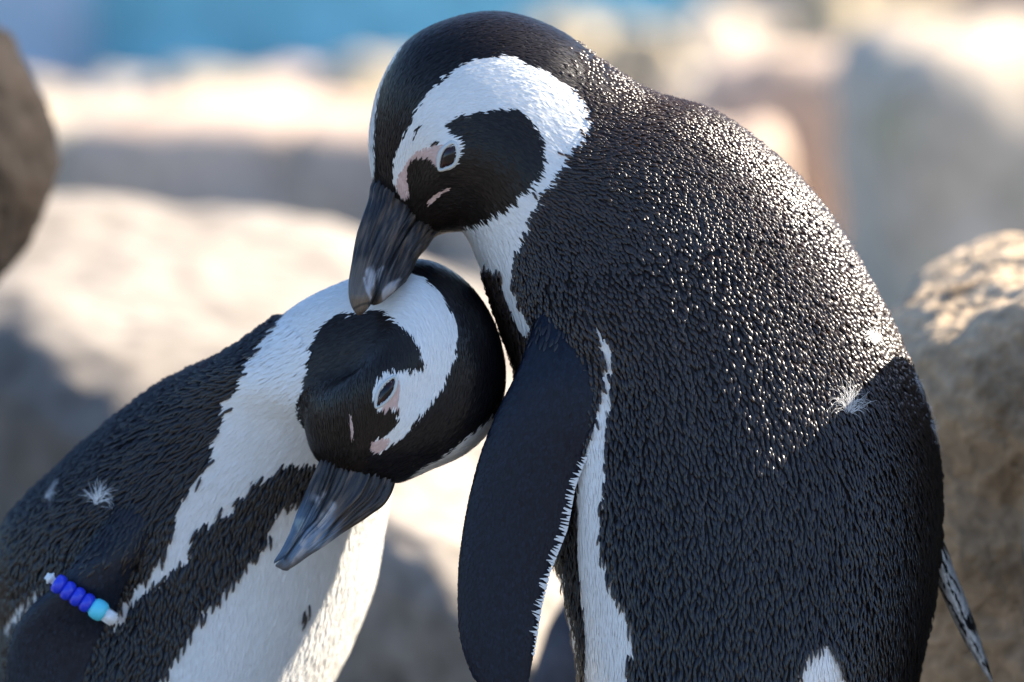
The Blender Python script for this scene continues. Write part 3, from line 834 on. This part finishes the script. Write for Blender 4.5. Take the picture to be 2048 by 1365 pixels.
L_cheek = [(797, 750), (817, 753), (835, 745), (854, 737), (843, 724), (841, 706), (827, 685), (817, 671), (804, 661), (793, 642), (777, 627), (759, 620), (748, 619), (725, 627), (703, 624), (698, 632), (690, 621),
    (680, 629), (661, 637), (645, 653), (632, 671), (622, 695), (610, 719), (595, 750), (590, 785), (590, 960), (640, 975), (720, 950), (739, 909), (741, 890), (747, 881), (762, 878), (774, 872), (784, 861), (793, 852), (797, 842),
    (799, 831), (783, 821), (771, 829), (759, 827), (749, 817), (745, 800), (746, 785), (755, 765), (773, 752), (790, 745)]
L_cheek_neck = L_cheek[:22] + [(616, 719), (611, 750), (609, 785), (611, 827), (616, 870), (700, 900), (780, 800)]
L_pink = [(797, 765), (800, 790), (795, 812), (799, 828), (783, 821), (771, 829), (760, 826), (770, 808), (785, 785)]
L_pink2 = [(739, 910), (741, 890), (750, 882), (768, 878), (778, 880), (776, 894), (760, 908)]
L_gape = [(698, 832), (703, 836), (708, 880), (702, 886), (699, 860)]
L_far = [(1001, 822), (973, 847), (945, 869), (917, 889), (890, 911), (862, 925), (834, 942), (814, 961), (801, 975), (800, 1020), (960, 980), (1040, 860)]
L_white_body = [(582, 618), (546, 656), (527, 678), (509, 708), (491, 741), (480, 781), (450, 803), (454, 832), (440, 861), (428, 880), (424, 920), (407, 944), (376, 982), (359, 1013), (349, 1061), (338, 1091), (318, 1122),
    (297, 1153), (267, 1184), (246, 1208), (232, 1231), (222, 1255), (239, 1255), (255, 1238), (260, 1208), (284, 1187), (321, 1163), (345, 1139), (369, 1122), (386, 1098), (383, 1074), (407, 1044), (427, 1047), (431, 1030),
    (465, 1026), (472, 1006), (499, 985), (502, 962), (543, 955), (554, 938), (588, 924), (608, 927), (625, 931), (700, 980), (840, 960), (840, 540), (700, 540), (650, 565)]
L_belly = [(640, 985), (605, 999), (581, 1009), (564, 1013), (547, 1037), (533, 1064), (547, 1085), (513, 1105), (496, 1132), (472, 1156), (448, 1184), (427, 1208), (403, 1225), (393, 1252), (376, 1276), (362, 1303), (342, 1334),
    (321, 1358), (308, 1378), (280, 1450), (250, 1560), (230, 1900), (900, 1900), (900, 970), (780, 960), (700, 985)]
L_side = [(-60, 1300), (0, 1250), (25, 1222), (60, 1190), (85, 1172), (75, 1195), (50, 1225), (20, 1262), (-60, 1330)]
L_spot = [(604, 1232), (612, 1218), (622, 1226), (618, 1242), (608, 1246)]

def pat_left(q, key):
    ids = np.zeros(len(q), int)
    hd = key >= HEAD_L
    ids[in_poly(q, L_white_body) & ~hd] = 1
    ids[in_poly(q, L_cheek_neck) & ~hd & (key > 11.5)] = 3
    ids[in_poly(q, L_belly) & (key < 12)] = 1
    ids[in_poly(q, L_side) & (key < 9)] = 1
    ids[in_poly(q, L_spot) & (key < 9)] = 0
    ids[in_poly(q, L_white_head) & hd] = 1
    ids[in_poly(q, L_cheek) & hd] = 3
    ids[in_poly(q, L_pink) & hd] = 2
    ids[in_poly(q, L_pink2) & hd] = 2
    ids[in_poly(q, L_gape) & hd] = 2
    ids[in_poly(q, L_far) & hd] = 1
    return ids

LL = Loft(L_KEYS, 320, 200, 2.15, bumps([(772, 785, 55, 40, -60, 9), (700, 760, 90, 110, 0, 8), (830, 800, 60, 30, -45, -4), (250, 1090, 70, 110, 35, 14), (240, 1230, 30, 90, 20, -16)]))
penguinL = empty("penguin", tuple(at_ground(340, 0.097)), "leaning penguin with a beaded flipper band, tucking its head under the other bird's bill", "penguin")
def fuse(L, name, colfn, blends, voxel, parent):
    """fuse the folded skin into one closed surface and round off the fold between neck and cheek"""
    tmp = bpy.data.objects.new("tmp", L.mesh("tmp", np.zeros((L.ns * L.nth, 3)))); col.objects.link(tmp)
    md = tmp.modifiers.new("r", 'REMESH'); md.mode = 'VOXEL'; md.voxel_size = voxel
    dg = bpy.context.evaluated_depsgraph_get()
    me = bpy.data.meshes.new_from_object(tmp.evaluated_get(dg)); bpy.data.objects.remove(tmp)
    n = len(me.vertices); V = np.zeros(n * 3, np.float32); me.vertices.foreach_get("co", V); V = V.reshape(-1, 3).astype(float)
    E = np.zeros(len(me.edges) * 2, np.int32); me.edges.foreach_get("vertices", E); E = E.reshape(-1, 2)
    deg = np.bincount(E.ravel(), minlength=n)[:, None]
    q = pix(V); wgt = np.full(n, 0.0)
    dep = ((V - CAM) @ FWD - D) / S
    for x, y, r, dmax in blends: wgt = np.maximum(wgt, np.clip(1.6 * np.exp(-((q[:, 0] - x) ** 2 + (q[:, 1] - y) ** 2) / r ** 2) - 0.1, 0, 1) * (dep < dmax))
    for it in range(120):
        acc = np.zeros_like(V)
        for c in range(3): acc[:, c] = np.bincount(E[:, 0], V[E[:, 1], c], n) + np.bincount(E[:, 1], V[E[:, 0], c], n)
        m = acc / deg
        w_ = wgt if it > 4 else np.maximum(wgt, 0.5)
        V = V + (m - V) * (w_ * 0.6)[:, None]
    me.vertices.foreach_set("co", V.astype(np.float32).ravel()); me.update()
    from mathutils.kdtree import KDTree
    g = L.G.reshape(-1, 3); kd = KDTree(len(g))
    for i_, v in enumerate(g): kd.insert(v, i_)
    kd.balance()
    near = np.array([kd.find(v)[1] for v in V])
    set_col(me, colfn(pix(V), np.repeat(L.key, L.nth)[near]))
    o = link(name, me, M_skin, parent)
    bv = BVHTree.FromPolygons([Vector(v) for v in V], [tuple(p_.vertices) for p_ in me.polygons])
    return o, bv
def snap(bv, p, N, T, key, maxd):
    """move feather roots to the fused surface, drop those buried inside it"""
    P2 = np.empty_like(p); N2 = np.empty_like(N); ok = np.zeros(len(p), bool)
    for i_ in range(len(p)):
        h = bv.find_nearest(Vector(p[i_]), maxd)
        if h[0] is not None and h[1].dot(Vector(N[i_])) > 0.2: P2[i_] = h[0]; N2[i_] = h[1]; ok[i_] = True
    P2, N2, T, key = P2[ok], N2[ok], T[ok], key[ok]
    T = T - (T * N2).sum(1, keepdims=True) * N2; T /= np.linalg.norm(T, axis=1, keepdims=True)
    return P2, N2, T, key
bodyL, bvhL = fuse(LL, "body", lambda q, k: np.stack([BLACK, WHITE, PINK, CHEEK, BROWN])[pat_left(q, k)], [(650, 715, 100, 60), (730, 670, 80, 60), (615, 690, 60, 60)], 6.5 * S, penguinL)
p, N, T, key = LL.sample(8.2 * S, 2.6, 12.4, maskfn=lambda p, N, k: (N @ FWD) < 0.5)
ids = pat_left(pix(jitter(p, T, 9, 3)), key)
dk = ids == 0
feathers("body_feathers", p[dk], N[dk], T[dk], 30 * S, 6.2 * S, shade(ids[dk]), lift=0.26, jit=0.16, arch=0.45, material=M_feather, parent=penguinL)
p, N, T, key = LL.sample(6.0 * S, 2.0, 12.4, mult=4, maskfn=lambda p, N, k: pat_left(pix(p), k) == 1)
ids = pat_left(pix(jitter(p, T, 9, 3)), key)
k = ids == 1
feathers("white_band_feathers", p[k], N[k], T[k], 28 * S, 6 * S, shade(ids[k]), lift=0.10, material=M_down, parent=penguinL, simple=True)
p, N, T, key = LL.sample(4.0 * S, 11.2, 23.4, mult=4, maskfn=lambda p, N, k: ((N @ FWD) < 0.5) & ((k > 12.0) | (pat_left(pix(p), k) == 3)))
p, N, T, key = snap(bvhL, p, N, T, key, 30 * S)
ids = face_ids(pat_left, p, T, key, 4.0, 1.5)
feathers("head_feathers", p, N, T, 16 * np.where(ids == 2, 0.5, 1) * S, 3.8 * S, shade(ids), lift=0.12, material=M_down, parent=penguinL, simple=True)

def distal(q):
    """0 at the bill base .. 1 at the tip"""
    return np.clip(((q - np.array([700, 950])) @ np.array([-0.62, 0.78])) / 235, 0, 1)
def col_Lu(q, t):
    n = streak(q, 125, 0.012, 0.13, 2.0)[:, None]; n2 = streak(q, 122, 0.02, 0.09, 7.0)[:, None]
    c = mixc(np.repeat(HORN[None], len(q), 0), HORNB, np.clip(n * 1.6 + 0.2, 0, 1))
    d = distal(q)[:, None]
    c = mixc(c, SLATE, np.clip((d - 0.38) / 0.2 + n * 0.7, 0, 1) * 0.85)
    c = mixc(c, PALE * 0.85, np.clip((d - 0.42) / 0.2, 0, 1) * np.clip(n2 * 3.2 - 0.25, 0, 1))
    c = mixc(c, PALE, soft(q, [(598, 1088), (640, 1032), (668, 1003), (677, 1010), (650, 1050), (606, 1094)], 3) * 0.75)
    c = mixc(c, np.array([0.10, 0.085, 0.07]), soft(q, [(548, 1122), (600, 1112), (640, 1092), (640, 1110), (590, 1145), (540, 1140)], 5) * 0.8)
    c = mixc(c, HORN * 0.4, near_line(q, [(692, 892), (678, 931), (656, 987), (634, 1037), (611, 1059), (592, 1087), (570, 1118)], 4.5))
    return c
def col_Ll(q, t):
    n = streak(q, 122, 0.012, 0.13, 3.0)[:, None]; n2 = streak(q, 118, 0.02, 0.09, 9.0)[:, None]
    c = mixc(np.repeat(HORN[None], len(q), 0), HORNB, np.clip(n * 1.6 + 0.2, 0, 1))
    d = distal(q)[:, None]
    c = mixc(c, SLATE * 0.8, np.clip((d - 0.33) / 0.2 + n * 0.7, 0, 1) * 0.9)
    c = mixc(c, PALE * 0.85, np.clip((d - 0.5) / 0.2, 0, 1) * np.clip(n2 * 3.2 - 0.6, 0, 1))
    c = mixc(c, PALE, soft(q, [(630, 992), (652, 984), (650, 1006), (634, 1020)], 5) * 0.8)
    c = mixc(c, np.array([0.40, 0.44, 0.40]), soft(q, [(588, 1040), (610, 1035), (606, 1052), (596, 1066)], 4) * 0.7)
    c = mixc(c, HORN * 0.4, near_line(q, [(692, 892), (678, 931), (656, 987), (634, 1037), (611, 1059), (592, 1087), (570, 1118)], 4.5))
    return c
upL, LUL = bill_part("upper_mandible", [(800, 900, 716, 890, 58, -84), (786, 938, 684, 910, 62, -94), (780, 970, 670, 938, 58, -106), (764, 1000, 656, 972, 52, -120), (735, 1022, 640, 1006, 46, -134), (695, 1054, 622, 1040, 38, -150), (650, 1090, 602, 1064, 30, -164),
    (615, 1114, 588, 1091, 22, -174), (594, 1129, 573, 1111, 15, -180), (580, 1138, 560, 1122, 10, -183), (574, 1142, 552, 1129, 6, -183), (566, 1141, 551, 1133, 2, -183)], penguinL, col_Lu, seed=5)
loL, LLL = bill_part("lower_mandible", [(735, 890, 650, 905, 50, -84), (718, 912, 640, 930, 54, -92), (708, 940, 626, 968, 50, -104), (692, 976, 612, 1004, 44, -118), (672, 1012, 596, 1038, 38, -132), (650, 1046, 579, 1072, 31, -146),
    (624, 1072, 564, 1098, 24, -158), (596, 1096, 554, 1113, 15, -168), (574, 1112, 548, 1123, 8, -174), (561, 1120, 548, 1128, 3, -176)], penguinL, col_Ll, seed=6)
eye(penguinL, bvhL, [(755, 813), (756, 796), (762, 780), (775, 765), (789, 757), (789, 772), (781, 790), (767, 805)],
    [(749, 819), (747, 796), (753, 775), (768, 759), (792, 748), (798, 766), (790, 790), (768, 814)], dome=5)

LF = [(250, 980, 330, 1010, 25, -120), (205, 1050, 318, 1055, 45, -165), (160, 1112, 292, 1110, 50, -190), (112, 1170, 256, 1165, 48, -205), (64, 1212, 232, 1215, 42, -210), (28, 1265, 212, 1268, 36, -205), (12, 1330, 202, 1340, 30, -195), (16, 1420, 190, 1420, 24, -185), (50, 1520, 160, 1510, 16, -175), (95, 1570, 130, 1565, 6, -170)]
LF = depth_keys(bvhL, LF, [34, 26, 6, -12, -24, -30, -32, -34, -36, -36])[::-1]
NAVY2 = np.array([0.012, 0.016, 0.026])
flipL, LFL = flipper("flipper", LF, penguinL, lambda q: np.repeat(NAVY2[None], len(q), 0), spacing=6.5, L=13, W=7, shoulder=2.6)
bvhFL = LFL.bvh()
leg(penguinL, 240, 0.078, 0.07, 0.7); leg(penguinL, 440, 0.1, 0.07, 0.5)

# ================================================================= beaded band on the flipper
M_bead = plain("blue_bead", (0.022, 0.045, 0.60), 0.32, 0.5)
M_aqua = plain("aqua_bead", (0.10, 0.62, 0.78), 0.4, 0.5)
M_tie = plain("white_nylon", (0.72, 0.74, 0.74), 0.4, 0.5, sss=0.3)
a0 = np.array([101, 1157.0]); a1 = np.array([222, 1236.0])
p0, _ = ray_surf(bvhFL, 150, 1190)
dband = (p0 - CAM) @ FWD - D - 19 * S
band = empty("flipper_band", tuple(P(160, 1196, dband)), "four dark blue beads and one aqua bead on a white tie around the flipper", "band")
ax = P(*a1, dband) - P(*a0, dband); ax /= np.linalg.norm(ax)
q_ax = Vector(ax).to_track_quat('Z', 'Y')
def bead(px, py, r, sq, m, name="bead"):
    bm = bmesh.new()
    # ring-shaped bead turned on its axis
    prof = [(r * 0.35, -sq), (r * 0.72, -sq * 0.94), (r * 0.93, -sq * 0.6), (r, 0), (r * 0.93, sq * 0.6), (r * 0.72, sq * 0.94), (r * 0.35, sq)]
    nn = 32
    rings = [[bm.verts.new((math.cos(t / nn * 2 * math.pi) * a, math.sin(t / nn * 2 * math.pi) * a, z)) for t in range(nn)] for a, z in prof]
    for i in range(len(rings)):
        r0, r1 = rings[i], rings[(i + 1) % len(rings)]
        for t in range(nn): bm.faces.new((r0[t], r0[(t + 1) % nn], r1[(t + 1) % nn], r1[t]))
    bmesh.ops.recalc_face_normals(bm, faces=bm.faces)
    me = bpy.data.meshes.new(name); bm.to_mesh(me); bm.free()
    o = link(name, me, m, band)
    o.matrix_parent_inverse = Matrix()
    o.location = Vector(P(px, py, dband)) - band.location
    o.rotation_mode = 'QUATERNION'; o.rotation_quaternion = q_ax
    return o
for x, y in [(118, 1169), (136, 1182), (155, 1194), (174, 1206)]:
    bead(x, y, 20.5 * S, 11.5 * S, M_bead)
o = bead(197, 1220, 22 * S, 17 * S, M_aqua); o["label"] = "round aqua bead"
# strap: a closed ribbon through the beads and round behind the flipper
def strap():
    cpt = []
    front = [(96, 1154), (120, 1171), (160, 1197), (200, 1222), (230, 1240)]
    for x, y in front: cpt.append(P(x, y, dband))
    for x, y, dd in [(231, 1240, 30), (218, 1233, 80), (160, 1196, 110), (112, 1166, 80), (96, 1154, 30)]: cpt.append(P(x, y, dband + dd * S))
    cpt = np.array(cpt); n = 80; m = len(cpt)
    t = np.linspace(0, m, n, endpoint=False); i = t.astype(int); f = (t - i)[:, None]
    p0_, p1_, p2_, p3_ = cpt[(i - 1) % m], cpt[i % m], cpt[(i + 1) % m], cpt[(i + 2) % m]
    c = 0.5 * (2 * p1_ + (p2_ - p0_) * f + (2 * p0_ - 5 * p1_ + 4 * p2_ - p3_) * f**2 + (3 * p1_ - p0_ - 3 * p2_ + p3_) * f**3)
    tg = np.roll(c, -1, 0) - np.roll(c, 1, 0); tg /= np.linalg.norm(tg, axis=1, keepdims=True)
    ctr = c.mean(0); out = c - ctr; out -= (out * tg).sum(1, keepdims=True) * tg; out /= np.linalg.norm(out, axis=1, keepdims=True)
    sd = np.cross(tg, out)
    V = []; F = []
    for a, b in ((7, 2), (-7, 2), (-7, -2), (7, -2)): V.append(c + sd * a * S + out * b * S)
    V = np.stack(V, 1).reshape(-1, 3)
    for k in range(n):
        for j in range(4): F.append((k * 4 + j, k * 4 + (j + 1) % 4, ((k + 1) % n) * 4 + (j + 1) % 4, ((k + 1) % n) * 4 + j))
    me = bpy.data.meshes.new("strap"); me.from_pydata((V - np.array(band.location)).tolist(), [], F)
    bm = bmesh.new(); bm.from_mesh(me); bmesh.ops.recalc_face_normals(bm, faces=bm.faces); bm.to_mesh(me); bm.free()
    o = link("strap", me, M_tie, band, smooth=False); o.matrix_parent_inverse = Matrix()
strap()
def block(name, px, py, sx, sy, sz):
    bm = bmesh.new(); bmesh.ops.create_cube(bm, size=1.0)
    for v in bm.verts: v.co = Vector((v.co.x * sx * S, v.co.y * sy * S, v.co.z * sz * S))
    bmesh.ops.bevel(bm, geom=list(bm.edges), offset=4 * S, segments=3, affect='EDGES')
    me = bpy.data.meshes.new(name); bm.to_mesh(me); bm.free()
    o = link(name, me, M_tie, band); o.matrix_parent_inverse = Matrix()
    o.location = Vector(P(px, py, dband)) - band.location
    o.rotation_mode = 'QUATERNION'; o.rotation_quaternion = q_ax
    return o
block("clasp", 219, 1234, 27, 27, 30); block("strap_end", 101, 1157, 18, 24, 12)

# ================================================================= loose down feathers
def down_feather(px, py, bvh, size, ang, n, label, spread=1.1, c=0.8):
    p0, nn = ray_surf(bvh, px, py)
    t = RIGHT * math.cos(math.radians(ang)) + UP * math.sin(math.radians(ang))
    t = t - (t @ nn) * nn; t /= np.linalg.norm(t); b = np.cross(nn, t)
    V = []; F = []
    for k in range(n):
        a = random.gauss(0, spread * 0.5); curl = random.uniform(-2.6, 2.6); l = size * random.uniform(0.5, 1.1) * S
        pos = p0 + nn * 8 * S + (t * random.uniform(-.15, .1) + b * random.uniform(-.06, .06)) * size * S
        hgt = random.uniform(0.05, 0.5)
        for s_ in range(8):
            f = s_ / 7; an = a + curl * f
            dd = t * math.cos(an) + b * math.sin(an)
            pos = pos + dd * l / 7 + nn * hgt * l / 7 * (1 - f * 1.3)
            pr = b * math.cos(an) - t * math.sin(an)
            wd = 0.42 * S * (1 - 0.6 * f)
            V += [pos + pr * wd, pos - pr * wd]
            if s_:
                i = len(V); F.append((i - 4, i - 3, i - 1, i - 2))
    base = p0
    me = bpy.data.meshes.new("down_feather"); me.from_pydata([(v - base).tolist() for v in V], [], F)
    set_col(me, np.repeat(np.array([[c, c, c * 0.98]]), len(V), 0))
    o = link("down_feather", me, M_down); o.location = base
    tag(o, label, "feather")
    return o
down_feather(1692, 828, bvhR, 60, 70, 80, "large curled white down feather lying on the upright penguin's lower back", c=0.55)
down_feather(1742, 690, bvhR, 36, 80, 80, "small bright tuft of white down caught on the sunlit rim of the upright penguin's back")
down_feather(200, 1010, bvhL, 44, 75, 70, "wispy white down feather on the beaded penguin's back above its flipper", c=0.75)
down_feather(95, 1002, bvhL, 44, 0, 46, "flat pale grey feather lying along the beaded penguin's back edge", spread=0.25, c=0.6)
for i, (x, y) in enumerate([(1822, 762), (1845, 812), (1852, 850)]):
    down_feather(x, y, bvhR, 62, 0, 34, "fluff of white down sticking out from the upright penguin's back towards the brown rock", c=0.7)["group"] = "down fluffs on the back edge"
